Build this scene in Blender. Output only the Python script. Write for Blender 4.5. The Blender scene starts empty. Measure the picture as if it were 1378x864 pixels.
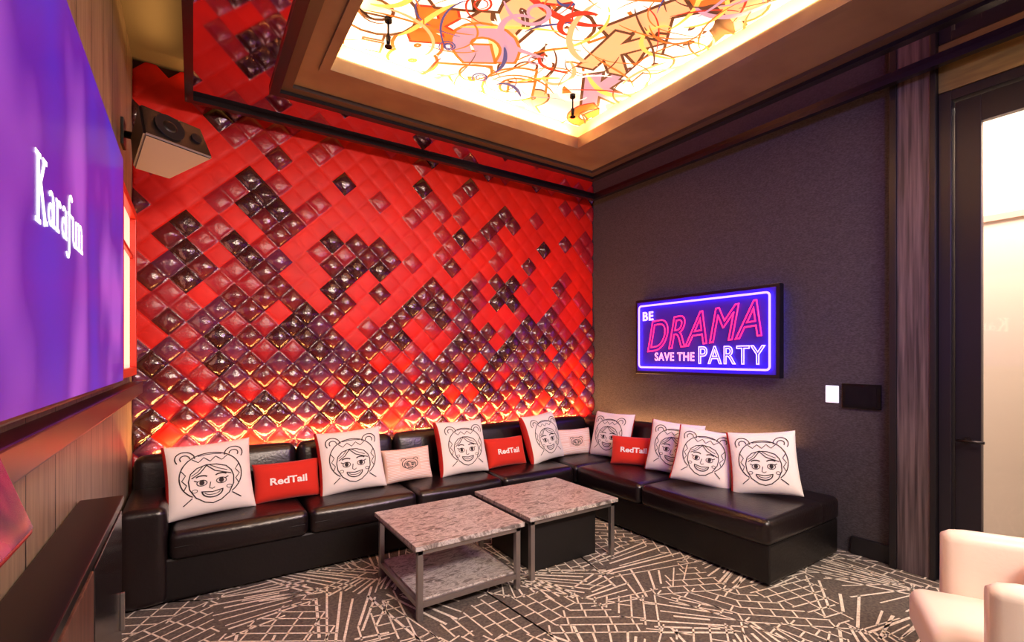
import bpy, bmesh, math, random
from mathutils import Vector, Matrix
random.seed(7)
S=bpy.context.scene
S.view_settings.view_transform='Standard'
COL=S.collection

# ------------------------------------------------------------------ materials
def lin(h):
    h=h.lstrip('#'); o=[]
    for i in (0,2,4):
        c=int(h[i:i+2],16)/255
        o.append(c/12.92 if c<=.04045 else ((c+.055)/1.055)**2.4)
    return (*o,1)
MATS={}
def mat(name,col='#808080',rough=.5,metal=0,emit=None,es=1,coat=0,bump=None,spec=.5,var=None,sheen=0):
    """bump=(scale,strength,dist) ; var=(scale,col2,stretch xyz)"""
    if name in MATS: return MATS[name]
    m=bpy.data.materials.new(name); m.use_nodes=True
    nt=m.node_tree; N=nt.nodes; L=nt.links
    b=N['Principled BSDF']
    b.inputs['Base Color'].default_value=lin(col)
    b.inputs['Roughness'].default_value=rough
    b.inputs['Metallic'].default_value=metal
    b.inputs['Specular IOR Level'].default_value=spec
    if coat: b.inputs['Coat Weight'].default_value=coat; b.inputs['Coat Roughness'].default_value=.12
    if sheen: b.inputs['Sheen Weight'].default_value=sheen
    if emit:
        b.inputs['Emission Color'].default_value=lin(emit); b.inputs['Emission Strength'].default_value=es
    tc=None
    if var or bump:
        tc=N.new('ShaderNodeTexCoord')
    if var:
        mp=N.new('ShaderNodeMapping'); mp.inputs['Scale'].default_value=var[2]
        L.new(tc.outputs['Object'],mp.inputs['Vector'])
        n=N.new('ShaderNodeTexNoise'); n.inputs['Scale'].default_value=var[0]; n.inputs['Detail'].default_value=6
        L.new(mp.outputs['Vector'],n.inputs['Vector'])
        r=N.new('ShaderNodeValToRGB'); r.color_ramp.elements[0].position=.35; r.color_ramp.elements[1].position=.65
        r.color_ramp.elements[0].color=lin(col); r.color_ramp.elements[1].color=lin(var[1])
        L.new(n.outputs['Fac'],r.inputs['Fac']); L.new(r.outputs['Color'],b.inputs['Base Color'])
    if bump:
        n=N.new('ShaderNodeTexNoise'); n.inputs['Scale'].default_value=bump[0]; n.inputs['Detail'].default_value=3
        L.new(tc.outputs['Object'],n.inputs['Vector'])
        bp=N.new('ShaderNodeBump'); bp.inputs['Strength'].default_value=bump[1]; bp.inputs['Distance'].default_value=bump[2]
        L.new(n.outputs['Fac'],bp.inputs['Height']); L.new(bp.outputs['Normal'],b.inputs['Normal'])
    MATS[name]=m; return m

# ------------------------------------------------------------------ mesh helpers
def empty(name,loc=(0,0,0),rotz=0):
    e=bpy.data.objects.new(name,None); e.location=loc; e.rotation_euler=(0,0,rotz)
    e.empty_display_size=.1; COL.objects.link(e); return e
def attach(o,parent,local=False):
    if parent is not None:
        o.parent=parent
        if not local:
            o.matrix_parent_inverse=(Matrix.Translation(parent.location)@parent.rotation_euler.to_matrix().to_4x4()).inverted()
def mkobj(name,bm,mats,parent=None,smooth=False,local=False,mw=None):
    me=bpy.data.meshes.new(name); 
    bmesh.ops.recalc_face_normals(bm,faces=bm.faces[:]) if smooth!='keep' else None
    bm.to_mesh(me); bm.free()
    if not isinstance(mats,(list,tuple)): mats=[mats]
    for m in mats: me.materials.append(m)
    if smooth:
        for p in me.polygons: p.use_smooth=True
    o=bpy.data.objects.new(name,me); COL.objects.link(o)
    if mw is not None: o.matrix_world=mw
    attach(o,parent,local); return o
def box(name,x0,x1,y0,y1,z0,z1,m,parent=None,bev=0,local=False,seg=2):
    bm=bmesh.new()
    bmesh.ops.create_cube(bm,size=1)
    cx,cy,cz=(x0+x1)/2,(y0+y1)/2,(z0+z1)/2
    for v in bm.verts: v.co=Vector((v.co.x*(x1-x0),v.co.y*(y1-y0),v.co.z*(z1-z0)))
    if bev: bmesh.ops.bevel(bm,geom=bm.edges[:],offset=bev,segments=seg,affect='EDGES',profile=.6)
    mw=Matrix.Translation((cx,cy,cz))
    return mkobj(name,bm,m,parent,local=local,mw=mw)
def axc(h,r,n):
    a=[-h,-h+.4*r,-h+.75*r]; b=[-h+r+i*2*(h-r)/n for i in range(n+1)]
    return a+b+[-v for v in reversed(a)]
def rbox(name,c,d,r,m,parent=None,puff=(0,0,0),n=6,M=None,local=False,wr=0):
    hx,hy,hz=d[0]/2,d[1]/2,d[2]/2
    r=min(r,hx*.98,hy*.98,hz*.98)
    A=[axc(hx,r,n),axc(hy,r,n),axc(hz,r,n)]; H=(hx,hy,hz)
    bm=bmesh.new(); D={}
    def V(p):
        k=tuple(round(q,5) for q in p)
        if k in D: return D[k]
        p=Vector(p); q=Vector([max(-H[i]+r,min(H[i]-r,p[i])) for i in range(3)])
        dd=p-q
        if dd.length>1e-9: p=q+dd.normalized()*r
        f=[p[i]/H[i] for i in range(3)]
        o=p.copy()
        for i in range(3):
            j,k2=(i+1)%3,(i+2)%3
            o[i]+=puff[i]*f[i]*(1-f[j]**2)*(1-f[k2]**2)
        if wr:
            o.z+=wr*math.sin(o.x*37+o.y*11)*math.sin(o.y*29+o.x*5)*(1-f[0]**4)*(1-f[1]**4)
        v=bm.verts.new(o); D[k]=v; return v
    for ax in range(3):
        j,k=(ax+1)%3,(ax+2)%3
        for s in (-1,1):
            for a in range(len(A[j])-1):
                for b in range(len(A[k])-1):
                    q=[]
                    for (aa,bb) in ((a,b),(a+1,b),(a+1,b+1),(a,b+1)):
                        p=[0,0,0]; p[ax]=s*H[ax]; p[j]=A[j][aa]; p[k]=A[k][bb]; q.append(V(p))
                    try: bm.faces.new(q if s>0 else q[::-1])
                    except ValueError: pass
    mw=Matrix.Translation(c)
    if M is not None: mw=mw@M
    return mkobj(name,bm,m,parent,smooth=True,local=local,mw=mw)
def tube(name,pts,r,m,parent=None,cyclic=False,local=False):
    cu=bpy.data.curves.new(name,'CURVE'); cu.dimensions='3D'; cu.bevel_depth=r; cu.bevel_resolution=3
    sp=cu.splines.new('POLY'); sp.points.add(len(pts)-1)
    for i,p in enumerate(pts): sp.points[i].co=(*p,1)
    sp.use_cyclic_u=cyclic; cu.use_fill_caps=True
    cu.materials.append(m)
    o=bpy.data.objects.new(name,cu); COL.objects.link(o); attach(o,parent,local); return o
def cyl(name,p0,p1,r,m,parent=None,r2=None,seg=24,local=False):
    p0=Vector(p0);p1=Vector(p1); d=p1-p0
    bm=bmesh.new(); bmesh.ops.create_cone(bm,cap_ends=True,segments=seg,radius1=r,radius2=r if r2 is None else r2,depth=d.length)
    mw=Matrix.Translation((p0+p1)/2)@d.to_track_quat('Z','Y').to_matrix().to_4x4()
    o=mkobj(name,bm,m,parent,local=local,mw=mw)
    for p in o.data.polygons:
        if len(p.vertices)==4: p.use_smooth=True
    return o
def ring(name,o,i,z0,z1,m,parent=None):
    bm=bmesh.new()
    def rc(r,z): return [bm.verts.new(p) for p in ((r[0],r[2],z),(r[1],r[2],z),(r[1],r[3],z),(r[0],r[3],z))]
    a=rc(o,z0);b=rc(i,z0);c=rc(o,z1);d=rc(i,z1)
    for k in range(4):
        n=(k+1)%4
        bm.faces.new((a[k],b[k],b[n],a[n])); bm.faces.new((c[k],c[n],d[n],d[k]))
        bm.faces.new((a[k],a[n],c[n],c[k])); bm.faces.new((b[k],d[k],d[n],b[n]))
    return mkobj(name,bm,m,parent)
def textmesh(s,size=1,shear=0,offset=0,spacing=1):
    cu=bpy.data.curves.new('t','FONT'); cu.body=s; cu.size=size; cu.shear=shear; cu.offset=offset
    cu.align_x='CENTER'; cu.align_y='CENTER'; cu.space_character=spacing; cu.resolution_u=4
    o=bpy.data.objects.new('t',cu); COL.objects.link(o)
    bpy.context.view_layer.update()
    me=bpy.data.meshes.new_from_object(o.evaluated_get(bpy.context.evaluated_depsgraph_get()))
    vs=[tuple(v.co) for v in me.vertices]; fs=[tuple(p.vertices) for p in me.polygons]
    bpy.data.objects.remove(o); bpy.data.meshes.remove(me)
    return vs,fs
def text_on(name,s,M,m,parent,w=None,h=None,shear=0,offset=0,spacing=1,extr=.002):
    vs,fs=textmesh(s,1,shear,offset,spacing)
    x0=min(v[0] for v in vs);x1=max(v[0] for v in vs);y0=min(v[1] for v in vs);y1=max(v[1] for v in vs)
    sx=w/(x1-x0); sy=(h/(y1-y0)) if h else sx
    bm=bmesh.new(); V=[bm.verts.new(((v[0]-(x0+x1)/2)*sx,(v[1]-(y0+y1)/2)*sy,0)) for v in vs]
    for f in fs:
        try: bm.faces.new([V[i] for i in f])
        except ValueError: pass
    r=bmesh.ops.extrude_face_region(bm,geom=bm.faces[:])
    for g in r['geom']:
        if isinstance(g,bmesh.types.BMVert): g.co.z+=extr
    return mkobj(name,bm,m,parent,mw=M)
def neon_text(name,s,M,m,parent,w,h,shear=0,r=.006,offset=0,spacing=1):
    vs,_=textmesh(s,1,shear,offset,spacing)
    x0=min(v[0] for v in vs);x1=max(v[0] for v in vs);y0=min(v[1] for v in vs);y1=max(v[1] for v in vs)
    cu=bpy.data.curves.new(name,'FONT'); cu.body=s; cu.size=1; cu.shear=shear; cu.offset=offset
    cu.align_x='CENTER'; cu.align_y='CENTER'; cu.space_character=spacing
    cu.fill_mode='NONE'; sx=w/(x1-x0); sy=h/(y1-y0)
    cu.bevel_depth=r/sy; cu.bevel_resolution=2; cu.materials.append(m)
    o=bpy.data.objects.new(name,cu); COL.objects.link(o)
    o.matrix_world=M@Matrix.Diagonal((sx,sy,sy,1))@Matrix.Translation((-(x0+x1)/2,-(y0+y1)/2,0))
    attach(o,parent); return o
def facing_minus_x(x,y,z):  # right wall
    return Matrix(((0,0,-1,x),(-1,0,0,y),(0,1,0,z),(0,0,0,1)))
def facing_plus_x(x,y,z):   # left wall
    return Matrix(((0,0,1,x),(1,0,0,y),(0,1,0,z),(0,0,0,1)))

# ------------------------------------------------------------------ dimensions
XL,XR,YB,YF,ZC=-.36,4.06,4.30,-1.6,3.57
CAMZ=1.45

# ------------------------------------------------------------------ room shell
m_floor=mat('carpet_base','#4a4442',.95,var=(60,'#6c635c',(1,1,1)),bump=(400,.5,.004))
m_line=mat('carpet_line','#f4ece0',.95,var=(80,'#cfc5b6',(1,1,1)))
def woodmat(name,c1,c2,axis=1,groove=.30,rough=.45):
    m=mat(name,c1,rough,var=(6,c2,(9,9,.5)))
    nt=m.node_tree;N=nt.nodes;L=nt.links;b=N['Principled BSDF']
    if groove:
        tc=[n for n in N if n.type=='TEX_COORD'][0]
        sp=N.new('ShaderNodeSeparateXYZ'); L.new(tc.outputs['Object'],sp.inputs[0])
        d=N.new('ShaderNodeMath'); d.operation='DIVIDE'; d.inputs[1].default_value=groove; L.new(sp.outputs[axis],d.inputs[0])
        f=N.new('ShaderNodeMath'); f.operation='FRACT'; L.new(d.outputs[0],f.inputs[0])
        g=N.new('ShaderNodeMath'); g.operation='GREATER_THAN'; g.inputs[1].default_value=.03; L.new(f.outputs[0],g.inputs[0])
        r=[n for n in N if n.type=='VALTORGB'][0]
        mx=N.new('ShaderNodeMix'); mx.data_type='RGBA'; L.new(g.outputs[0],mx.inputs[0])
        mx.inputs[6].default_value=(.01,.008,.006,1); L.new(r.outputs['Color'],mx.inputs[7]); L.new(mx.outputs[2],b.inputs['Base Color'])
        bp=N.new('ShaderNodeBump'); bp.inputs['Distance'].default_value=.005; L.new(g.outputs[0],bp.inputs['Height']); L.new(bp.outputs['Normal'],b.inputs['Normal'])
    return m
m_woodL=woodmat('left_wall_wood','#7a6a5c','#988774',1,.32)
m_pillar=mat('dark_oak_panel','#352c32',.45,var=(3.5,'#6a5c62',(16,16,.5)))
m_fabric=mat('fabric_wallcovering','#333036',.9,var=(60,'#49444e',(1,1,3)),bump=(220,.6,.004))
m_base=mat('baseboard_dark','#1a171c',.4)
m_ceil=mat('ceiling_olive','#6e6450',.8)
m_plain=mat('back_wall_paint','#4d4440',.8)

box('floor',XL-.1,XR+1.6,YF-.1,YB+.2,-.1,0,m_floor)
box('ceiling',XL-.1,XR+1.6,YF-.1,YB+.2,ZC,ZC+.1,m_ceil)
box('wall_left',XL-.1,XL,YF,YB+.1,0,ZC,m_woodL)
box('wall_back',XL-.1,XR+.1,YB+.05,YB+.2,0,ZC,mat('quilt_backing','#3a0507',.8))
box('wall_front',XL-.1,XR+.1,YF-.1,YF,0,ZC,m_plain)
DY0,DY1,DZ=-.02,1.06,3.15
bm=bmesh.new()
def addbox(bm,x0,x1,y0,y1,z0,z1):
    r=bmesh.ops.create_cube(bm,size=1)
    for v in r['verts']: v.co=Vector(((x0+x1)/2+v.co.x*(x1-x0),(y0+y1)/2+v.co.y*(y1-y0),(z0+z1)/2+v.co.z*(z1-z0)))
addbox(bm,XR,XR+.12,DY1,YB+.1,0,ZC); addbox(bm,XR,XR+.12,YF,DY0,0,ZC); addbox(bm,XR,XR+.12,DY0,DY1,DZ,ZC)
mkobj('wall_right',bm,m_fabric)
box('baseboard_right',XR-.025,XR,1.31,1.56,0,.13,m_base,bev=.004)
box('baseboard_left',XL,XL+.02,YF,3.3,0,.1,m_base,bev=.004)
box('trim_2',XR-.03,XR,DY0,1.06,DZ+.005,ZC,mat('warm_lit_header','#6e5c3c',.5,var=(4,'#867248',(1,1,8))),bev=.004)  # warm light on the wall above the door, put into the olive colour
p=empty('trim_1',(4.02,1.18,0))
box('oak_face',XR-.06,XR,1.09,1.27,.0,ZC,m_pillar,p,.004)
box('dark_edge_a',XR-.075,XR,1.27,1.31,0,ZC,m_base,p,.003)
box('dark_edge_b',XR-.075,XR,1.062,1.09,0,ZC,m_base,p,.003)

# ---- carpet pattern (woven cream lines)
def carpet():
    bm=bmesh.new(); z=.0025
    x0,x1,y0,y1=XL+.02,XR-.03,-.8,YB-.3
    def seg(a,b,w):
        a=Vector(a);b=Vector(b)
        d=b-a; t0,t1=0,1
        for i,(lo,hi) in enumerate(((x0,x1),(y0,y1))):
            if abs(d[i])<1e-9:
                if a[i]<lo or a[i]>hi: return
            else:
                u,v=(lo-a[i])/d[i],(hi-a[i])/d[i]
                if u>v:u,v=v,u
                t0=max(t0,u);t1=min(t1,v)
        if t1-t0<=.01: return
        A=a+d*t0;B=a+d*t1
        n=Vector((-d.y,d.x)).normalized()*w/2
        bm.faces.new([bm.verts.new((q.x,q.y,z)) for q in (A+n,A-n,B-n,B+n)])
    rs=random.Random(3)
    s=.50; ang=.5
    ex=Vector((math.cos(ang),math.sin(ang)))*s; ey=Vector((math.cos(ang+1.15),math.sin(ang+1.15)))*s
    P={}
    def pt(i,j):
        if (i,j) not in P:
            P[(i,j)]=ex*i+ey*j+Vector((rs.uniform(-.13,.13),rs.uniform(-.13,.13)))+Vector((1.5,2))
        return P[(i,j)]
    for i in range(-12,13):
        for j in range(-12,13):
            for tri in ((pt(i,j),pt(i+1,j),pt(i,j+1)),(pt(i+1,j+1),pt(i,j+1),pt(i+1,j))):
                k=rs.randrange(3); a,b,c=tri[k],tri[(k+1)%3],tri[(k+2)%3]
                if rs.random()<.45:
                    n=rs.choice((6,7,8)); apex=a-((b+c)/2-a)*1.1
                    for q in range(n+1):
                        e=b.lerp(c,(q+rs.uniform(-.25,.25))/n)
                        st=apex.lerp(e,rs.uniform(.45,.72)); en=apex.lerp(e,rs.uniform(.88,1.12))
                        seg(st,en,.008+.009*rs.random())
                else:
                    u=(c-b).normalized(); w=Vector((-u.y,u.x)); 
                    if (a-b).dot(w)<0: w=-w
                    hgt=(a-b).dot(w); n=max(3,int(hgt/.07)); 
                    for q in range(n):
                        f=q/n; l=b.lerp(a,f); r_=c.lerp(a,f)
                        seg(l,r_,.010)
                        L=(r_-l).length; cnt=max(1,int(L/.105)); off=.5*(q%2)
                        for t in range(cnt):
                            if rs.random()<.12: continue
                            o=l.lerp(r_,(t+off+.1)/cnt)
                            seg(o,o+w*hgt/n,.010)
    return mkobj('carpet_line_pattern',bm,m_line)
carpet()

# ------------------------------------------------------------------ quilted wall
def vinyl(name,c,rough,bs=14,st=.5,spec=.5,c2=None):
    return mat(name,c,rough,bump=(bs,st,.03),spec=spec,coat=0,var=(3,c2 or c,(1,1,1)))
q_mats=[vinyl('vinyl_red','#e8200f',.5,8,.08,c2='#d41c10',spec=.3),
        vinyl('vinyl_crimson','#ae181c',.34,12,.3,c2='#9a1626',spec=.6),
        vinyl('vinyl_maroon','#701820',.24,11,.5,c2='#541222',spec=.9),
        vinyl('vinyl_plum','#6c2a4a',.24,11,.5,c2='#52203e',spec=.9),
        vinyl('vinyl_black','#340d12',.22,11,.55,c2='#420f18',spec=1.0)]
def quilt():
    bm=bmesh.new(); hd=.105; n=8; rs=random.Random(34)
    zb=.45; mem={}
    for row in range(0,32):
        for col in range(0,44):
            if (row+col)%2: continue
            cx=XL+col*hd; cz=zb+row*hd
            if cz>ZC or cx>XR+.05: continue
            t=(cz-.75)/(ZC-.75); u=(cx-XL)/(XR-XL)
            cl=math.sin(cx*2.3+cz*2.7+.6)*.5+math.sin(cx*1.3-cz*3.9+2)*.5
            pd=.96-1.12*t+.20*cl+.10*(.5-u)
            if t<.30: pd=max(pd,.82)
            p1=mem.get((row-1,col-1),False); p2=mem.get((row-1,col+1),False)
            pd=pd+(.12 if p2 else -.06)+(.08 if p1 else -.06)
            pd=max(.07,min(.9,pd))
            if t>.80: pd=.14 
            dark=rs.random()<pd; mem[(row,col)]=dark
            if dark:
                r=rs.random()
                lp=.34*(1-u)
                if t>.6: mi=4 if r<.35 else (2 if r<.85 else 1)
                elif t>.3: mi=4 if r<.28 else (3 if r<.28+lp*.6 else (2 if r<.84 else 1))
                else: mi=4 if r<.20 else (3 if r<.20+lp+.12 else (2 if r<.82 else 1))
            else: mi=0 if rs.random()<.82 else 1
            puff=.006 if mi==0 else .045
            if mi==0 and t<.3: puff=.024
            if mi==1: puff=.022
            g={}
            for a in range(n+1):
                for b in range(n+1):
                    s=-1+2*a/n; q=-1+2*b/n
                    s=math.copysign(abs(s)**.8,s); q=math.copysign(abs(q)**.8,q)
                    h=puff*((1-s*s)*(1-q*q))**.42
                    x=cx+(s+q)/2*hd; z=cz+(s-q)/2*hd
                    x=max(XL+.001,min(XR-.001,x)); z=min(ZC-.001,z)
                    g[a,b]=bm.verts.new((x,YB+.03-h,z))
            for a in range(n):
                for b in range(n):
                    try:
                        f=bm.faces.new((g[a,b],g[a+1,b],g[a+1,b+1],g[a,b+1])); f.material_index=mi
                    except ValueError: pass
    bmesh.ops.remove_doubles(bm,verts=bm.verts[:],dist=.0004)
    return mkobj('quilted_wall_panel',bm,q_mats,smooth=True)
quilt()

# ------------------------------------------------------------------ ceiling frame
m_mirror=mat('tinted_mirror','#c9a9b0',.05,metal=1)
m_blk=mat('black_lacquer','#120f16',.25,spec=.6)
m_brown=mat('bronze_soffit','#665142',.4,var=(4,'#74604e',(1,1,1)))
m_brown2=mat('bronze_soffit_dark','#3e2f28',.4)
m_cream=mat('cove_cream','#e8cf9c',.6)
OUT=(-.05,3.92,-.9,4.15); R2=(.47,3.46,-.45,3.69); OP=(.74,2.86,-.2,3.24)
def inset(r,d): return (r[0]+d,r[1]-d,r[2]+d,r[3]-d)
cf=empty('ceiling_coffer_frame',(1.9,1.7,3.4))
ZR=3.31
ring('mirror_band',inset(OUT,.05),R2,ZR,ZR+.08,m_mirror,cf)
ring('outer_trim',OUT,inset(OUT,.05),ZR-.035,ZR+.1,m_blk,cf)
ring('inner_trim',inset(R2,-.03),inset(R2,.03),ZR-.03,ZR+.1,m_blk,cf)
ring('soffit_step',inset(R2,.03),inset(R2,.10),ZR-.005,ZR+.1,m_brown2,cf)
ring('soffit_band',inset(R2,.10),inset(OP,-.06),ZR+.02,ZR+.1,m_brown,cf)
ring('soffit_lip',inset(OP,-.06),OP,ZR,ZR+.1,m_brown,cf)
AO=inset(OP,-.02)
ring('cove_fascia',inset(AO,-.03),AO,ZR+.1,ZC,m_cream,cf)
for nm,xa,xb,ya,yb in (('hanger_1',.0,.1,0,.1),('hanger_2',3.8,3.9,0,.1),('hanger_3',.0,.1,4.0,4.1),('hanger_4',3.8,3.9,4.0,4.1)):
    box(nm,xa,xb,ya,yb,ZR+.08,ZC,m_blk,cf)

# artwork
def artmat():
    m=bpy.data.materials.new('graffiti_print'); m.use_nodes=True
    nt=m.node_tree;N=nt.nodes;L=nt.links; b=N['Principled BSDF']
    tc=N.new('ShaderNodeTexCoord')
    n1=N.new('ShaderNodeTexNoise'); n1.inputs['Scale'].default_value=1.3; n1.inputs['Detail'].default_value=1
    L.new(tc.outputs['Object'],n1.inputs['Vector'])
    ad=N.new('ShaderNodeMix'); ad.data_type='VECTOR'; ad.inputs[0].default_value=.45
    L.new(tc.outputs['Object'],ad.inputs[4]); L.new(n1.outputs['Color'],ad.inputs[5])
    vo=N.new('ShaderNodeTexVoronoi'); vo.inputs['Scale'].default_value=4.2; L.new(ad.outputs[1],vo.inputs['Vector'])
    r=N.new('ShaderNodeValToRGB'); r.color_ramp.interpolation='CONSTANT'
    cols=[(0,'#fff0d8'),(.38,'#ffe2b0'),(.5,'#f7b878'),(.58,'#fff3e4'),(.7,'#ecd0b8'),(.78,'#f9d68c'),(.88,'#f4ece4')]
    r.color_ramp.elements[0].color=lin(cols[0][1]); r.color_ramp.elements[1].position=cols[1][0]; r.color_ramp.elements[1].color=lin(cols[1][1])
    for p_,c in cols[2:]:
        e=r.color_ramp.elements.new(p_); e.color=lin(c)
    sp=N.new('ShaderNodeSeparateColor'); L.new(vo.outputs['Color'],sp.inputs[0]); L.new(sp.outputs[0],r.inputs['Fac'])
    L.new(r.outputs[0],b.inputs['Emission Color']); b.inputs['Emission Strength'].default_value=1.2  # emission stands in for light falling on the print
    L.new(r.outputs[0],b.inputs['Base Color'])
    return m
ap=empty('ceiling_graffiti_print',(1.8,1.5,3.52))  # lit fabric print, no light box; its brightness is put in as emission
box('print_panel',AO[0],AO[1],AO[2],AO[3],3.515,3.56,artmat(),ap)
def emat(n,c,s): return mat(n,c,.6,emit=c,es=s)  # inks emit too, so the print looks lit
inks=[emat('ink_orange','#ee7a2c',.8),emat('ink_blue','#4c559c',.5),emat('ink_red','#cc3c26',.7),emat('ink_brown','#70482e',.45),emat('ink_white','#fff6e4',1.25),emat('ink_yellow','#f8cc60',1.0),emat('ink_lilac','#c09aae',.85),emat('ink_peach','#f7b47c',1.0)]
def letters():
    bm=bmesh.new(); rs=random.Random(9); k=0
    glyph={}
    CH='GRAFSOPEBYKM8&'
    for ch in CH:
        for off in (.06,.10): glyph[ch,off]=textmesh(ch,1,.15,off)
    cells=[(AO[0]+.2+.36*i,.95+.36*j) for i in range(6) for j in range(7)]
    rs.shuffle(cells)
    for (gx,gy) in cells:
        ch=rs.choice(CH); sz=rs.uniform(.36,.62); a=rs.uniform(-.9,.9)+(.5 if gx>1.8 else -.3)
        px,py=gx+rs.uniform(-.08,.08),gy+rs.uniform(-.08,.08)
        fill=rs.choice((0,4,4,5,7,4,7,6,4)) ; outl=rs.choice((3,3,3,2,0,0,3))
        for off,mi in ((.10,outl),(.06,fill)):
            vs,fs=glyph[ch,off]; k+=1; z=3.5135-.00008*k
            V=[]
            for v in vs:
                X=v[0]*sz;Y=v[1]*sz
                X,Y=X*math.cos(a)-Y*math.sin(a),X*math.sin(a)+Y*math.cos(a)
                X=px+X; Y=py-Y
                V.append(bm.verts.new((max(AO[0]+.01,min(AO[1]-.01,X)),max(AO[2]+.01,min(AO[3]-.01,Y)),z)))
            for f in fs:
                try: ff=bm.faces.new([V[i] for i in f]); ff.material_index=mi
                except ValueError: pass
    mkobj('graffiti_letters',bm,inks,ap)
letters()
def ribbons():
    bm=bmesh.new(); rs=random.Random(5)
    for k in range(190):
        mi=rs.choice((0,0,0,0,2,3,3,3,4,5,5,6,7))
        x=rs.uniform(AO[0]+.1,AO[1]-.1); y=rs.uniform(.9,AO[3]-.1); a=rs.uniform(0,6.28)
        w=rs.uniform(.007,.018) if mi in(1,2,3,0) else rs.uniform(.02,.05)
        cur=rs.uniform(-5,5); cc=rs.uniform(-.5,.5); prev=None; z=3.505-.00006*k
        if 1.4<x<2.1 and rs.random()<.5: mi=rs.choice((1,2,6)); cur*=3; cc*=3
        steps=rs.randrange(12,34)
        for s_ in range(steps):
            ww=w*math.sin(math.pi*(s_+.5)/steps)**.5
            n=Vector((-math.sin(a),math.cos(a)))*ww/2
            l=[Vector((x,y))+n,Vector((x,y))-n]
            l=[(max(AO[0]+.01,min(AO[1]-.01,q.x)),max(AO[2]+.01,min(AO[3]-.01,q.y)),z) for q in l]
            vs=[bm.verts.new(q) for q in l]
            if prev:
                f=bm.faces.new((prev[0],prev[1],vs[1],vs[0])); f.material_index=mi
            prev=vs; x+=math.cos(a)*.025; y+=math.sin(a)*.025; a+=cur*.025; cur+=cc
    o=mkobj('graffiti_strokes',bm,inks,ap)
ribbons()
m_metal_d=mat('dark_metal','#241f1f',.35,metal=.8)
for (x,y) in ((2.49,2.88),(.99,2.85)):
    s_=empty('sprinkler_head',(x,y,3.5))
    cyl('escutcheon',(x,y,3.490),(x,y,3.515),.022,m_metal_d,s_)
    cyl('stem',(x,y,3.40),(x,y,3.5),.006,m_metal_d,s_)
    cyl('body',(x,y,3.35),(x,y,3.40),.010,m_metal_d,s_,r2=.016)
    cyl('deflector',(x,y,3.335),(x,y,3.342),.022,m_metal_d,s_)

# ------------------------------------------------------------------ sofa
m_lea=mat('black_leather','#150e10',.3,bump=(55,.25,.006),spec=.6)
m_lea2=mat('black_leather_base','#0b0809',.42,bump=(55,.2,.006))
sofa=empty('sectional_sofa',(2,3.8,0))
FY,FX=3.41,2.97
BYW=4.17
BXW=3.93
box('base_long',-.34,FX+.02,FY+.02,BYW,.02,.27,m_lea2,sofa,.015)
box('base_return',FX+.02,BXW,1.60,BYW,.02,.27,m_lea2,sofa,.015)
rbox('arm_left',(-.235,FY+.38,.30),(.22,.78,.56),.045,m_lea,sofa,puff=(0,0,.015))
xs=[-.12,.645,1.41,2.175,2.96]
for i in range(4):
    a,b=xs[i],xs[i+1]
    rbox(f'seat_{i+1}',((a+b)/2,FY+.29,.345),(b-a-.006,.62,.17),.045,m_lea,sofa,puff=(0,.012,.018),wr=.0022)
    box(f'seat_piping_{i+1}',a+.03,b-.03,FY-.026,FY-.012,.34,.347,m_lea2,sofa,.002)
rbox('seat_corner',((2.96+BXW-.2)/2+.02,3.70,.345),(.80,.62,.17),.045,m_lea,sofa,puff=(0,0,.018),wr=.002)
ys=[3.395,2.62,1.585]
for i in range(2):
    a,b=ys[i+1],ys[i]
    xe=3.70
    rbox(f'seat_return_{i+1}',((FX-.01+xe)/2,(a+b)/2,.345),(xe-FX+.01,b-a-.006,.17),.045,m_lea,sofa,puff=(.012,0,.018),wr=.0022)
rbox('seat_return_end',(3.79,1.84,.345),(.30,.50,.168),.04,m_lea,sofa)
box('back_frame_long',-.34,BXW,4.06,BYW,.2,.72,m_lea2,sofa,.02)
box('back_frame_return',3.80,BXW,2.1,4.1,.2,.72,m_lea2,sofa,.02)
tl=math.radians(9)
xb=[-.33,.66,1.42,2.18,2.92,3.62]
for i in range(5):
    a,b=xb[i],xb[i+1]
    rbox(f'back_{i+1}',((a+b)/2,4.005,.60),(b-a-.008,.17,.38),.06,m_lea,sofa,puff=(0,.02,.012),M=Matrix.Rotation(-tl,4,'X'),wr=.001)
yb=[4.1,3.45,2.75,2.08]
for i in range(3):
    a,b=yb[i+1],yb[i]
    rbox(f'back_return_{i+1}',(3.745,(a+b)/2,.60),(.17,b-a-.008,.38),.06,m_lea,sofa,puff=(.02,0,.012),M=Matrix.Rotation(tl,4,'Y'),wr=.001)

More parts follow.
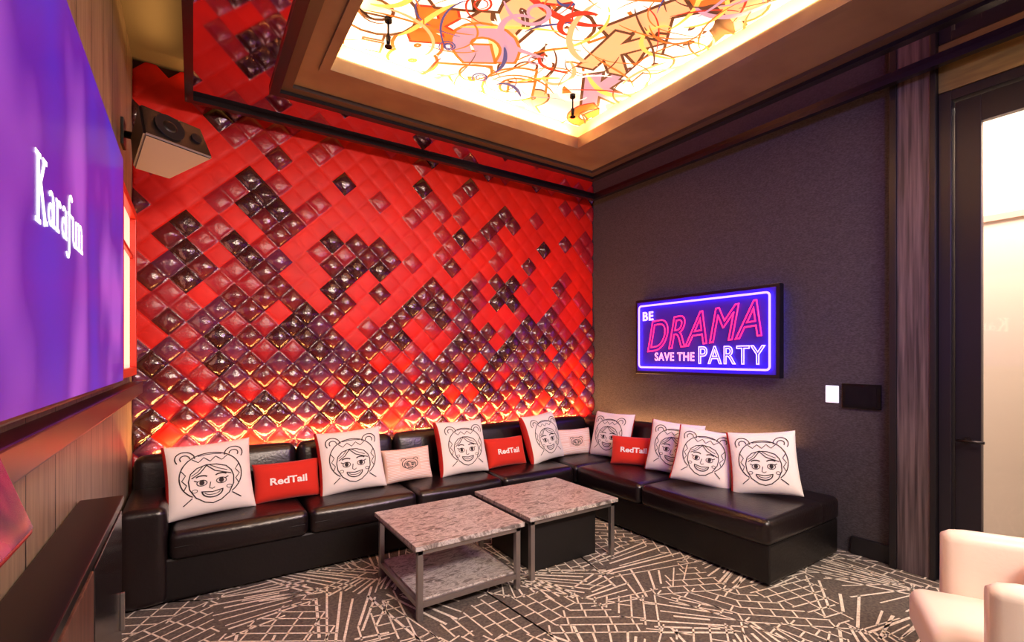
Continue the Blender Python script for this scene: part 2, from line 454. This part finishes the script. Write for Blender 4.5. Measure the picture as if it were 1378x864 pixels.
# ------------------------------------------------------------------ pillows
m_pw=mat('pillow_canvas','#f4eee6',.9,bump=(300,.2,.002),sheen=.2)
m_pr=mat('pillow_red','#d2260f',.85,bump=(300,.2,.002),sheen=.2)
m_ps=mat('pillow_blush','#eccdbc',.9,bump=(300,.2,.002))
m_ink=mat('pillow_ink','#2a2224',.8)
m_tw=mat('pillow_white_print','#faf4ee',.8)
m_gu=mat('pillow_red_side','#b81c12',.85)
def pillow(name,kind,W,Hh,T,loc,rotz,lean,roll=0):
    bm=bmesh.new(); n=18
    rs=random.Random(name+str(loc))
    ph=rs.uniform(0,6)
    def surf(u,v,side=-1,off=0):
        e=max(0,(1-u**4))*max(0,(1-v**4))
        t=T/2*(e**.45)*(1+.05*math.sin(3*u+ph)*math.cos(2.5*v+ph))
        x=W/2*u*(1-.055*(1-v*v)); z=Hh/2*v*(1-.055*(1-u*u))
        return Vector((x,side*(t+off),z))
    for side in (-1,1):
        g={}
        for a in range(n+1):
            for b in range(n+1):
                u=math.sin(math.pi/2*(-1+2*a/n)); v=math.sin(math.pi/2*(-1+2*b/n))
                g[a,b]=bm.verts.new(surf(u,v,side))
        for a in range(n):
            for b in range(n):
                q=(g[a,b],g[a+1,b],g[a+1,b+1],g[a,b+1])
                f=bm.faces.new(q if side<0 else q[::-1]); f.smooth=True
                if kind=='face' and side==-1 and a<2: f.material_index=2
                if kind=='face' and side==1: f.material_index=2
    def ribbon(pts,w,mi=1,cyc=False):
        P=[Vector(p) for p in pts]
        Q=[]
        for i in range(len(P)-(0 if cyc else 1)):
            a=P[i];b=P[(i+1)%len(P)]; k=max(1,int((b-a).length/.06))
            for t in range(k): Q.append(a.lerp(b,t/k))
        if not cyc: Q.append(P[-1])
        L=len(Q); prev=None; first=None
        for i in range(L):
            if cyc: d=Q[(i+1)%L]-Q[i-1]
            else: d=Q[min(L-1,i+1)]-Q[max(0,i-1)]
            if d.length<1e-6: d=Vector((1,0))
            nn=Vector((-d.y,d.x)).normalized()*w/2
            vs=[bm.verts.new(surf(*(Q[i]+nn),-1,.0025)),bm.verts.new(surf(*(Q[i]-nn),-1,.0025))]
            if prev:
                f=bm.faces.new((prev[0],prev[1],vs[1],vs[0])); f.material_index=mi
            else: first=vs
            prev=vs
        if cyc:
            f=bm.faces.new((prev[0],prev[1],first[1],first[0])); f.material_index=mi
    def ell(cx,cy,rx,ry,a0=0,a1=360,n=28):
        return [(cx+rx*math.cos(math.radians(a0+(a1-a0)*i/n)),cy+ry*math.sin(math.radians(a0+(a1-a0)*i/n))) for i in range(n+1)]
    def blob(cx,cy,rx,ry,mi=1,n=14):
        c=bm.verts.new(surf(cx,cy,-1,.003)); vs=[bm.verts.new(surf(cx+rx*math.cos(6.2832*i/n),cy+ry*math.sin(6.2832*i/n),-1,.003)) for i in range(n)]
        for i in range(n):
            f=bm.faces.new((c,vs[i],vs[(i+1)%n])); f.material_index=mi
    def face(cx,cy,s,w,simple=False):
        def T_(pts): return [(cx+p[0]*s,cy+p[1]*s) for p in pts]
        R=lambda pts,ww=w,cyc=False: ribbon(T_(pts),ww,1,cyc)
        R(ell(0,0,.80,.74,-52,232,40))
        R(ell(-.62,.62,.24,.22,-5,215,16)); R(ell(.62,.62,.24,.22,-35,185,16))
        if not simple:
            R(ell(-.62,.62,.12,.11,-5,215,10)); R(ell(.62,.62,.12,.11,-35,185,10))
        R([(-.58,-.1),(-.56,-.35),(-.42,-.62),(-.2,-.8),(0,-.86),(.2,-.8),(.42,-.62),(.56,-.35),(.58,-.1)])
        R([(-.58,-.1),(-.52,.12),(-.35,.28),(-.1,.36),(.15,.34),(.4,.24),(.53,.08),(.58,-.1)])
        R([(-.1,.34),(-.28,.12),(-.5,-.02)]); R([(-.1,.34),(.1,.14),(.3,.06),(.52,-.02)])
        if not simple:
            R([(-.02,.34),(.2,.2),(.42,.1)],w*.7); R([(-.2,.32),(-.34,.16),(-.5,.06)],w*.7)
            R([(-.45,.58),(-.3,.46),(-.15,.6),(0,.46),(.15,.6),(.3,.46),(.45,.58)],w*.8)
            R([(-.3,.66),(-.1,.69),(.1,.69),(.3,.66)],w*.7)
            R([(-.74,.25),(-.64,.1),(-.74,-.05),(-.63,-.2),(-.7,-.35)],w*.8); R([(.74,.25),(.64,.1),(.74,-.05),(.63,-.2),(.7,-.35)],w*.8)
            R([(-.5,-.62),(-.72,-.8)],w); R([(.5,-.62),(.72,-.8)],w)
        R(ell(-.25,-.04,.15,.07,20,160,8),w*1.3); R(ell(.25,-.04,.15,.07,20,160,8),w*1.3)
        for sx in (-1,1):
            R(ell(sx*.25,-.2,.13,.09,0,360,14),w*.8)
            blob(cx+sx*.25*s,cy-.19*s,.065*s,.08*s)
            R([(sx*.36,-.14),(sx*.44,-.1)],w)
        R([(-.03,-.2),(-.07,-.38),(0,-.42),(.07,-.38)],w*.8)
        R(ell(0,-.48,.26,.2,180,360,14),w*1.2); R([(-.28,-.47),(0,-.52),(.28,-.47)],w)
        if not simple: R(ell(0,-.5,.2,.1,190,350,8),w*.7); R(ell(-.44,-.42,.07,.05,0,360,8),w*.6); R(ell(.44,-.42,.07,.05,0,360,8),w*.6)
    def txt(s,w,h,cy=0,mi=1,off=.02):
        vs,fs=textmesh(s,1,0,off)
        x0=min(v[0] for v in vs);x1=max(v[0] for v in vs);y0=min(v[1] for v in vs);y1=max(v[1] for v in vs)
        V=[bm.verts.new(surf((v[0]-(x0+x1)/2)/(x1-x0)*w,cy+(v[1]-(y0+y1)/2)/(y1-y0)*h,-1,.004)) for v in vs]
        for f in fs:
            try: ff=bm.faces.new([V[i] for i in f]); ff.material_index=mi
            except ValueError: pass
    if kind=='face':
        face(0.01,.02,.90,.028); mats=[m_pw,m_ink,m_gu]
    elif kind=='stripe':
        face(0,0,.42,.03,True); mats=[m_ps,m_ink,m_tw]
        for k in range(-9,10):
            if abs(k)>0: 
                v=k*.095
                xx=.92
                if abs(v)<.45:
                    ribbon([(-xx,v),(-.45,v)],.035,2); ribbon([(.45,v),(xx,v)],.035,2)
                else: ribbon([(-xx,v),(xx,v)],.035,2)
    else:
        txt('RedTail',1.15,.38,0,1,.03); mats=[m_pr,m_tw,m_pr]
    M=Matrix.Translation(loc)@Matrix.Rotation(rotz,4,'Z')@Matrix.Rotation(-lean,4,'X')@Matrix.Rotation(roll,4,'Y')
    o=mkobj(name,bm,mats,None,smooth='keep',mw=M)
    for pl in o.data.polygons: pl.use_smooth=True
    return o
R_=math.radians
SZ=.448
def place(name,kind,x,y,W,H,T,rotz,lean,roll=0):
    z=SZ+H/2*math.cos(lean)-.01
    pillow(name,kind,W,H,T,(x,y,z),rotz,lean,roll)
place('bear_face_pillow','face',.09,3.70,.50,.47,.15,R_(4),R_(20),R_(-2))
place('red_lumbar_pillow','red',.56,3.74,.44,.27,.12,R_(2),R_(16))
place('bear_face_pillow.001','face',1.00,3.72,.49,.47,.15,R_(-3),R_(18),R_(-3))
place('striped_lumbar_pillow','stripe',1.46,3.75,.42,.27,.12,R_(3),R_(18))
place('bear_face_pillow.002','face',1.95,3.73,.49,.47,.15,R_(5),R_(18),R_(1))
place('red_lumbar_pillow.001','red',2.42,3.75,.42,.27,.12,R_(0),R_(18))
place('bear_face_pillow.003','face',2.84,3.74,.49,.47,.15,R_(12),R_(18),R_(-3))
place('striped_lumbar_pillow.001','stripe',3.28,3.78,.42,.27,.12,R_(-8),R_(14))
place('bear_face_pillow.004','face',3.52,3.47,.46,.46,.15,R_(-80),R_(16),R_(0))
place('red_lumbar_pillow.002','red',3.44,3.10,.44,.27,.12,R_(-58),R_(18))
place('bear_face_pillow.005','face',3.50,2.70,.46,.46,.15,R_(-66),R_(20),R_(4))
place('bear_face_pillow.006','face',3.40,2.34,.46,.46,.15,R_(-60),R_(24),R_(8))
place('bear_face_pillow.007','face',3.52,1.93,.47,.47,.15,R_(-62),R_(18),R_(-6))

# ------------------------------------------------------------------ tables
def stone():
    m=mat('granite','#8f8078',.35,var=(5,'#d9cfc6',(1,2.6,1)))
    r=[n for n in m.node_tree.nodes if n.type=='VALTORGB'][0]
    e=r.color_ramp.elements; e[0].position=.34; e[0].color=lin('#3a3533'); e[1].position=.68; e[1].color=lin('#eeebe8')
    k=e.new(.44); k.color=lin('#857d79'); k=e.new(.51); k.color=lin('#cfcac6'); k=e.new(.58); k.color=lin('#746c69')
    n=[n for n in m.node_tree.nodes if n.type=='TEX_NOISE'][0]; n.inputs['Detail'].default_value=10; n.inputs['Distortion'].default_value=1.8; n.inputs['Roughness'].default_value=.75
    return m
m_st=stone()
m_steel=mat('brushed_steel','#a29c9a',.35,metal=.85)
def table(x0,x1,y0,y1,shelf):
    t=empty('coffee_table',((x0+x1)/2,(y0+y1)/2,0))
    box('top',x0,x1,y0,y1,.392,.42,m_st,t,.004)
    w=.032; i=.02
    a0,a1,b0,b1=x0+i,x1-i,y0+i,y1-i
    k=0
    for x in (a0,a1-w):
        for y in (b0,b1-w):
            k+=1; box(f'leg_{k}',x,x+w,y,y+w,0,.392,m_steel,t,.003)
    box('rail_1',a0,a1,b0,b0+w,.362,.392,m_steel,t,.002); box('rail_2',a0,a1,b1-w,b1,.362,.392,m_steel,t,.002)
    box('rail_3',a0,a0+w,b0,b1,.362,.392,m_steel,t,.002); box('rail_4',a1-w,a1,b0,b1,.362,.392,m_steel,t,.002)
    if shelf:
        box('low_rail_1',a0+w,a1-w,b0,b0+w*.8,.07,.10,m_steel,t,.002); box('low_rail_2',a0+w,a1-w,b1-w*.8,b1,.07,.10,m_steel,t,.002)
        box('low_rail_3',a0,a0+w*.8,b0+w,b1-w,.07,.10,m_steel,t,.002); box('low_rail_4',a1-w*.8,a1,b0+w,b1-w,.07,.10,m_steel,t,.002)
        box('low_shelf',a0+w*.8,a1-w*.8,b0+w*.8,b1-w*.8,.085,.11,m_st,t,.002)
    return t
table(1.00,1.72,2.44,3.15,True)
t2=table(1.79,2.58,2.48,3.21,False)
box('storage_cube',1.90,2.47,2.60,3.14,.0,.36,mat('matte_black_box','#0c0a0b',.55),t2,.01)

# ------------------------------------------------------------------ TV
def screenmat():
    m=bpy.data.materials.new('tv_screen'); m.use_nodes=True
    nt=m.node_tree;N=nt.nodes;L=nt.links;b=N['Principled BSDF']
    b.inputs['Base Color'].default_value=(.01,.005,.02,1); b.inputs['Roughness'].default_value=.3; b.inputs['Specular IOR Level'].default_value=.25
    tc=N.new('ShaderNodeTexCoord'); mp=N.new('ShaderNodeMapping'); mp.inputs['Scale'].default_value=(1,1.3,1.0); mp.inputs['Rotation'].default_value=(.7,0,0)
    L.new(tc.outputs['Object'],mp.inputs['Vector'])
    n=N.new('ShaderNodeTexNoise'); n.inputs['Scale'].default_value=1.6; n.inputs['Detail'].default_value=1; L.new(mp.outputs[0],n.inputs['Vector'])
    r=N.new('ShaderNodeValToRGB'); e=r.color_ramp.elements
    e[0].position=.32; e[0].color=lin('#5028b8'); e[1].position=.68; e[1].color=lin('#a452c8')
    k=e.new(.5); k.color=lin('#5e1ea0')
    L.new(n.outputs['Fac'],r.inputs['Fac']); L.new(r.outputs[0],b.inputs['Emission Color']); b.inputs['Emission Strength'].default_value=1.0
    return m
tv=empty('wall_television',(-.31,2.2,1.9))
box('housing',XL,-.315,1.18,3.27,1.31,2.51,mat('tv_black','#0b0a0d',.3),tv,.006)
box('screen',-.316,-.309,1.195,3.255,1.325,2.495,screenmat(),tv)
def slab_title():
    bm=bmesh.new()
    def bar(a,b,w):
        a=Vector(a);b=Vector(b);d=(b-a).normalized();n=Vector((-d.y,d.x))*w/2
        vs=[bm.verts.new((q.x,q.y,0)) for q in (a+n,a-n,b-n,b+n)]; bm.faces.new(vs)
    def arc(cx,cy,rx,ry,a0,a1,w,n=14):
        pr=None
        for i in range(n+1):
            t=R_(a0+(a1-a0)*i/n); c_,s_=math.cos(t),math.sin(t)
            vs=[bm.verts.new((cx+(rx+w/2)*c_,cy+(ry+w/2)*s_,0)),bm.verts.new((cx+(rx-w/2)*c_,cy+(ry-w/2)*s_,0))]
            if pr: bm.faces.new((pr[0],pr[1],vs[1],vs[0]))
            pr=vs
    W=.17; X=.62
    bar((.14,-.12),(.14,1.02),W); bar((-.05,1.0),(.34,1.0),.08); bar((-.05,-.10),(.32,-.10),.08)
    bar((.2,.42),(.62,.98),.11); bar((.32,.58),(.68,-.06),.15); bar((.48,1.0),(.80,1.0),.08); bar((.58,-.08),(.86,-.02),.08)
    def a_(x):
        arc(x+.20,.20,.17,.17,0,360,.09); bar((x+.42,0),(x+.42,.48),.13); bar((x+.38,.03),(x+.54,.03),.07); arc(x+.24,.46,.18,.14,0,150,.08,10)
    def r_(x):
        bar((x+.14,0),(x+.14,X-.03),.14); bar((x,.03),(x+.30,.03),.07); bar((x,X-.04),(x+.14,X-.04),.07); arc(x+.32,.44,.15,.14,35,160,.10,8)
    a_(.92); r_(1.56); a_(2.12)
    x=2.74; bar((x+.16,-.2),(x+.16,.82),.14); arc(x+.33,.84,.17,.14,30,180,.09,8); bar((x-.02,X-.04),(x+.36,X-.04),.07); arc(x,-.2,.15,.10,190,360,.08,8)
    x=3.22; bar((x+.1,.18),(x+.1,X-.03),.14); arc(x+.27,.18,.17,.15,180,340,.09,8); bar((x+.48,0),(x+.48,X-.03),.13); bar((x-.02,X-.04),(x+.12,X-.04),.07); bar((x+.44,.03),(x+.62,.03),.07)
    x=3.92; bar((x+.12,0),(x+.12,X-.03),.14); bar((x,.03),(x+.26,.03),.07); bar((x-.02,X-.04),(x+.12,X-.04),.07); arc(x+.31,.42,.18,.16,0,150,.09,10); bar((x+.49,0),(x+.49,.44),.13); bar((x+.38,.03),(x+.62,.03),.07)
    sx,sy=.58/4.6,.145
    for v in bm.verts: v.co=Vector(((v.co.x-2.27)*sx,(v.co.y-.45)*sy,0))
    r=bmesh.ops.extrude_face_region(bm,geom=bm.faces[:])
    for g in r['geom']:
        if isinstance(g,bmesh.types.BMVert): g.co.z+=.0015
    mkobj('title_text',bm,mat('white_glow','#ffffff',.5,emit='#ffffff',es=1.1),tv,mw=facing_plus_x(-.3085,1.845,1.855))
slab_title()
m_ledge=mat('burgundy_lacquer','#3c0e18',.3)
box('wall_ledge_trim',XL,XL+.07,.6,4.18,1.2,1.28,m_ledge,bev=.006)
w=empty('window_1',(XL,3.7,1.9))
m_rf=mat('red_frame','#c0301c',.35)
gl=mat('lit_frosted_pane','#ffd8cc',.3,emit='#ffc0a8',es=1.3)
box('pane',XL+.002,XL+.012,3.36,4.02,1.38,2.36,gl,w)
box('frame_top',XL,XL+.045,3.31,4.07,2.36,2.41,m_rf,w,.004); box('frame_bottom',XL,XL+.045,3.31,4.07,1.33,1.38,m_rf,w,.004)
box('frame_near',XL,XL+.045,3.31,3.36,1.38,2.36,m_rf,w,.004); box('frame_far',XL,XL+.045,4.02,4.07,1.38,2.36,m_rf,w,.004)
box('frame_mullion',XL,XL+.03,3.36,4.02,2.1,2.125,m_rf,w,.002)

# speaker
sp=empty('wall_speaker',(-.15,3.52,2.70)); sp.rotation_euler=(R_(-20),0,R_(30))
m_grey=mat('speaker_grey','#8f8784',.5); m_sb=mat('speaker_black','#0f0d0e',.35)
def sbox():
    bm=bmesh.new()
    f=[(-.19,-.16,-.10),(.19,-.16,-.10),(.17,-.14,.12),(-.17,-.14,.12)]; b_=[(-.10,.16,-.10),(.10,.16,-.10),(.10,.12,.09),(-.10,.12,.09)]
    F=[bm.verts.new(p) for p in f];B=[bm.verts.new(p) for p in b_]
    bm.faces.new(F);bm.faces.new(B[::-1])
    for i in range(4): bm.faces.new((F[i],B[i],B[(i+1)%4],F[(i+1)%4]))
    bmesh.ops.bevel(bm,geom=bm.edges[:],offset=.012,segments=3,affect='EDGES')
    bmesh.ops.recalc_face_normals(bm,faces=bm.faces[:])
    for fa in bm.faces:
        fa.material_index=1 if fa.normal.z<-.6 else 0
    return mkobj('cabinet',bm,[m_sb,m_grey],sp,local=True)
sbox()
cyl('woofer_ring',(-.04,-.150,.01),(-.04,-.166,.01),.078,mat('speaker_ring','#1e1c1d',.3),sp,local=True)
cyl('woofer_cone',(-.04,-.160,.01),(-.04,-.170,.01),.06,m_sb,sp,r2=.025,local=True)
cyl('tweeter',(.11,-.150,.01),(.11,-.162,.01),.03,mat('speaker_ring','#1e1c1d',.3),sp,local=True)
cyl('bracket_arm',(XL+.01,3.72,2.80),(-.16,3.58,2.74),.022,m_sb,sp)
box('bracket_plate',XL,XL+.015,3.66,3.78,2.72,2.88,m_sb,sp,.003)

# media cabinet, touchscreen
cab=empty('media_cabinet',(-.3,1.6,0))
m_cab=mat('cabinet_black','#151012',.3); m_cabd=mat('cabinet_dark_wood','#4c302a',.4,var=(6,'#6a463a',(8,8,.6)))
box('carcass',XL+.02,-.24,.5,2.38,0,.88,m_cab,cab,.006)
box('top',XL+.005,-.225,.48,2.40,.88,.91,m_cab,cab,.004)
for i,(a,b_) in enumerate(((.52,1.12),(1.14,1.74),(1.76,2.36))):
    box(f'door_panel_{i+1}',-.242,-.228,a,b_,.06,.86,m_cabd if i<2 else mat('smoked_panel','#1f191b',.2),cab,.003)
    box(f'pull_{i+1}',-.228,-.215,b_-.05,b_-.035,.42,.56,m_steel,cab,.002)
ts=empty('touchscreen_console',(-.25,.92,1.2))
MT=Matrix.Rotation(R_(-18),4,'Y')
rbox('bezel',(-.255,.92,1.235),(.025,.36,.17),.01,mat('red_bezel','#a01c20',.3),ts,M=MT)
def tsm():
    m=mat('touchscreen','#140a38',.2,var=(9,'#8a2450',(1,1,1)))
    b=m.node_tree.nodes['Principled BSDF']; r=[n for n in m.node_tree.nodes if n.type=='VALTORGB'][0]
    m.node_tree.links.new(r.outputs[0],b.inputs['Emission Color']); b.inputs['Emission Strength'].default_value=.4
    return m
rbox('display',(-.242,.92,1.2385),(.006,.33,.145),.002,tsm(),ts,M=MT)
box('stand',-.30,-.265,.89,.95,.91,1.2,m_cab,ts,.004)

# ------------------------------------------------------------------ neon sign
sg=empty('neon_sign',(4.0,2.79,1.66))
box('sign_case',3.955,4.02,2.03,3.55,1.27,2.05,mat('sign_black','#0c0a18',.3),sg,.006)
box('standoff',4.02,XR,2.5,3.1,1.5,1.85,mat('sign_black','#0c0a18',.3),sg)
n_h=mat('halo_fill','#5040ff',.3,emit='#4a34ff',es=14)
halo=[(4.035,3.50,1.32),(4.035,3.50,2.00),(4.035,2.08,2.00),(4.035,2.08,1.32)]
tube('halo_fill_strip',halo,.007,n_h,sg,True)  # added emitter behind the case, throws a violet halo on the wall
box('acrylic_face',3.948,3.956,2.06,3.52,1.30,2.02,mat('sign_acrylic','#3a26a8',.3,emit='#2a0ca0',es=.16),sg)
n_p=mat('neon_violet','#6a58ff',.3,emit='#5a44ff',es=12)
n_r=mat('neon_pink','#ff3a78',.3,emit='#e81860',es=2.4)
n_w=mat('neon_white','#e8d8ff',.3,emit='#a080ff',es=3)
n_y=mat('neon_pink_white','#ffd0e0',.3,emit='#ff90b8',es=1.6)
XN=3.93
def rrect(y0,y1,z0,z1,r,x):
    pts=[]
    for (cy,cz,a0) in ((y1-r,z1-r,0),(y0+r,z1-r,90),(y0+r,z0+r,180),(y1-r,z0+r,270)):
        for k in range(7):
            a=R_(a0+15*k); pts.append((x,cy+r*math.cos(a),cz+r*math.sin(a)))
    return pts
tube('neon_border',rrect(2.10,3.48,1.34,1.98,.03,XN),.009,n_p,sg,True)
rot=Matrix.Rotation(R_(6),4,'Z')
neon_text('neon_word_drama','DRAMA',facing_minus_x(XN,2.78,1.715)@rot,n_r,sg,1.20,.30,shear=.4,r=.007,offset=.0,spacing=1.05)
neon_text('neon_word_party','PARTY',facing_minus_x(XN,2.45,1.465),n_w,sg,.62,.155,r=.005,offset=.0,spacing=1.12)
neon_text('neon_word_small','SAVE THE',facing_minus_x(XN,3.04,1.45),n_y,sg,.46,.08,r=.003,spacing=1.1)
neon_text('neon_word_top','BE',facing_minus_x(XN,3.36,1.87),n_w,sg,.13,.085,r=.004,spacing=1.1)

# switches
s1=empty('light_switch',(4.05,1.69,1.16)); box('plate',XR-.012,XR,1.645,1.735,1.10,1.23,mat('switch_white','#f2f2ff',.4,emit='#e8ecff',es=.6),s1,.004); box('rocker',XR-.017,XR-.012,1.665,1.715,1.12,1.21,mat('switch_rocker','#ffffff',.4,emit='#ffffff',es=.6),s1,.002)
s2=empty('control_panel',(4.05,1.49,1.16)); box('plate',XR-.02,XR,1.375,1.62,1.07,1.25,mat('panel_black','#07070c',.15),s2,.004); box('display',XR-.022,XR-.019,1.40,1.595,1.09,1.23,mat('panel_glass','#0a0c18',.05),s2)

# ------------------------------------------------------------------ door
d=empty('door_1',(4.08,.5,0))
m_dn=mat('door_navy','#1c1822',.35)
box('jamb_a',XR-.03,XR+.12,.995,DY1,0,DZ,m_dn,d,.004); box('jamb_b',XR-.03,XR+.12,DY0,DY0+.06,0,DZ,m_dn,d,.004); box('head',XR-.03,XR+.12,DY0+.06,.995,DZ-.06,DZ,m_dn,d,.004)
box('stile_hinge',XR+.02,XR+.07,.045,.13,.01,DZ-.065,m_dn,d,.004); box('stile_lock',XR+.02,XR+.07,.865,.99,.01,DZ-.065,m_dn,d,.004)
box('rail_top',XR+.02,XR+.07,.13,.865,2.92,DZ-.065,m_dn,d,.004); box('rail_bottom',XR+.02,XR+.07,.13,.865,.01,.22,m_dn,d,.004)
mg=bpy.data.materials.new('door_glass'); mg.use_nodes=True
nt=mg.node_tree; nt.nodes.clear(); o_=nt.nodes.new('ShaderNodeOutputMaterial'); a=nt.nodes.new('ShaderNodeBsdfTransparent'); b=nt.nodes.new('ShaderNodeBsdfGlossy'); b.inputs['Roughness'].default_value=.03; mx=nt.nodes.new('ShaderNodeMixShader'); mx.inputs[0].default_value=.04
nt.links.new(a.outputs[0],mx.inputs[1]); nt.links.new(b.outputs[0],mx.inputs[2]); nt.links.new(mx.outputs[0],o_.inputs[0])
box('glass',XR+.04,XR+.05,.13,.865,.22,2.92,mg,d)
m_hd=mat('handle_dark','#3a3436',.35,metal=.8)
cyl('lever',(XR-.03,.97,.92),(XR-.03,.84,.92),.009,m_hd,d); cyl('lever_neck',(XR+.02,.93,.92),(XR-.035,.93,.92),.009,m_hd,d); cyl('rose',(XR+.02,.93,.92),(XR+.012,.93,.92),.024,m_hd,d)
# corridor
mc=mat('corridor_cream','#f6e6d4',.8); 
box('wall_corridor',XR+1.35,XR+1.45,YF,2.2,0,ZC,mc)
box('wall_corridor_end',XR+.12,XR+1.35,2.1,2.2,0,ZC,mc); box('wall_corridor_near',XR+.12,XR+1.35,YF-.1,YF,0,ZC,mc)
box('trim_corridor',XR+1.33,XR+1.35,YF,2.1,2.55,2.60,mat('corridor_pink','#e0b8a8',.7))

# ------------------------------------------------------------------ tub chair
m_wl=mat('cream_leather','#f2e2d6',.4,bump=(60,.15,.004),spec=.5)
ch=empty('tub_armchair',(2.68,.33,0),R_(26))
def tub():
    bm=bmesh.new(); path=[]
    for y in (.30,.27,.22,.14,.06,-.02): path.append((-.295,y,Vector((-1,0)),0))
    for k in range(1,16):
        a=math.pi+math.pi*k/16
        path.append((.295*math.cos(a),-.05+.27*math.sin(a),Vector((math.cos(a),math.sin(a))).normalized(),math.sin(math.pi*k/16)))
    for y in (-.02,.06,.14,.22,.27,.30): path.append((.295,y,Vector((1,0)),0))
    loops=[]
    for i,(x,y,n,bk) in enumerate(path):
        e=min(i,len(path)-1-i); sc={0:.55,1:.88}.get(e,1)
        top=.68+.12*bk**1.5; th=.055*sc; zb=.10+(1-sc)*.04; top-= (1-sc)*.05
        r=.05*sc
        prof=[(-th,zb+.02),(-th+.015,zb),(th-.015,zb),(th,zb+.02)]
        nz=5
        prof+=[(th+ .004*math.sin(k),zb+.02+(top-r-zb-.02)*k/nz) for k in range(1,nz+1)]
        prof+=[(th*math.cos(math.pi*k/8),top-r+r*math.sin(math.pi*k/8)) for k in range(1,8)]
        prof+=[(-th,top-r-(top-r-zb-.02)*k/nz) for k in range(0,nz)]
        loops.append([bm.verts.new((x+n.x*o,y+n.y*o,z)) for o,z in prof])
    for a,b in zip(loops,loops[1:]):
        for k in range(len(a)):
            bm.faces.new((a[k],a[(k+1)%len(a)],b[(k+1)%len(a)],b[k]))
    bm.faces.new(loops[0][::-1]); bm.faces.new(loops[-1])
    return mkobj('shell',bm,m_wl,ch,smooth=True,local=True)
tub()
rbox('seat',(0,.12,.335),(.475,.62,.17),.05,m_wl,ch,puff=(0,0,.02),local=True)
rbox('seat_base',(0,.08,.18),(.47,.54,.15),.03,m_wl,ch,local=True)
for i,(x,y) in enumerate(((-.24,.24),(.24,.24),(-.2,-.22),(.2,-.22))): cyl(f'leg_{i+1}',(x,y,0),(x,y,.13),.015,m_steel,ch,r2=.022,local=True)
rbox('red_cushion',(0,-.04,.56),(.36,.11,.30),.05,m_pr,ch,puff=(0,.03,0),M=Matrix.Rotation(R_(-12),4,'X'),local=True)

# ------------------------------------------------------------------ lights
def area(name,loc,sx,sy,en,col,rot=(0,0,0)):
    l=bpy.data.lights.new(name,'AREA'); l.shape='RECTANGLE'; l.size=sx; l.size_y=sy; l.energy=en; l.color=lin(col)[:3]
    o=bpy.data.objects.new(name,l); o.location=loc; o.rotation_euler=rot; COL.objects.link(o); return o
UP=(math.pi,0,0)
area('led_strip_sofa_long',(1.85,4.205,.725),4.1,.03,85,'#ffb060',UP)
area('led_strip_sofa_return',(3.975,3.0,.70),.03,2.0,20,'#ffb066',UP)
area('led_strip_cove_back',(1.9,4.2,3.44),3.8,.04,9,'#ffc070',UP)
area('led_strip_cove_right',(3.99,1.8,3.44),.04,4.4,7,'#ffc070',UP)
area('led_strip_cove_left',(-.2,2.0,3.42),.08,4.0,6,'#ffc070',UP)
area('led_strip_opening_back',(1.8,3.20,3.42),2.0,.03,16,'#ffd088',(R_(150),0,0))
area('led_strip_opening_right',(2.82,1.6,3.42),.03,3.0,16,'#ffd088',(0,R_(-150),0))
area('led_strip_opening_left',(.78,1.6,3.42),.03,3.0,16,'#ffd088',(0,R_(150),0))
area('fill_panel',(2.0,-1.25,3.2),2.6,.5,120,'#ffe8d8',(R_(25),0,0))  # added fill behind the camera, not a known ceiling fixture
area('corridor_lamp',(XR+.75,.4,3.5),.8,2.5,140,'#ffe6d4')
def spot(name,loc,tgt,e,col,ang=100,rad=.3):
    l=bpy.data.lights.new(name,'SPOT'); l.energy=e; l.spot_size=R_(ang); l.spot_blend=.8; l.shadow_soft_size=rad; l.color=lin(col)[:3]
    o=bpy.data.objects.new(name,l); o.location=loc; COL.objects.link(o)
    o.rotation_euler=(Vector(tgt)-Vector(loc)).to_track_quat('-Z','Y').to_euler()
spot('fill_spot',(1.0,-1.1,3.1),(.7,3.6,1.8),235,'#ffdcc0',85)  # added fill from behind the camera, aimed at the quilted wall
spot('fill_spot.001',(2.6,-1.1,3.1),(2.0,3.6,1.4),150,'#ffdcc0',85)  # added fill, second spot on the quilted wall
spot('fill_spot.002',(1.8,-1.1,3.1),(2.0,1.8,0),200,'#ffe8d8')  # added fill aimed at the floor
spot('violet_fill_spot',(.2,-1.2,3.1),(4.06,2.9,2.1),320,'#5a3cff',50)  # added violet fill, tints the right wall around the sign
spot('violet_fill_spot.001',(3.3,-1.2,3.0),(.3,4.3,1.2),160,'#c060ff',50)  # added purple fill for the quilted wall
wd=bpy.data.worlds.new('World'); S.world=wd; wd.use_nodes=True
wd.node_tree.nodes['Background'].inputs[0].default_value=(.5,.4,.5,1); wd.node_tree.nodes['Background'].inputs[1].default_value=.1

# ------------------------------------------------------------------ camera
cd=bpy.data.cameras.new('Camera'); cam=bpy.data.objects.new('Camera',cd); COL.objects.link(cam)
cd.sensor_width=36; cd.lens=645/1378*36; cd.shift_y=48/1378; cd.clip_start=.02
cam.location=(0,0,CAMZ); cam.rotation_euler=(math.pi/2,0,-math.atan2(429,645))
S.camera=cam
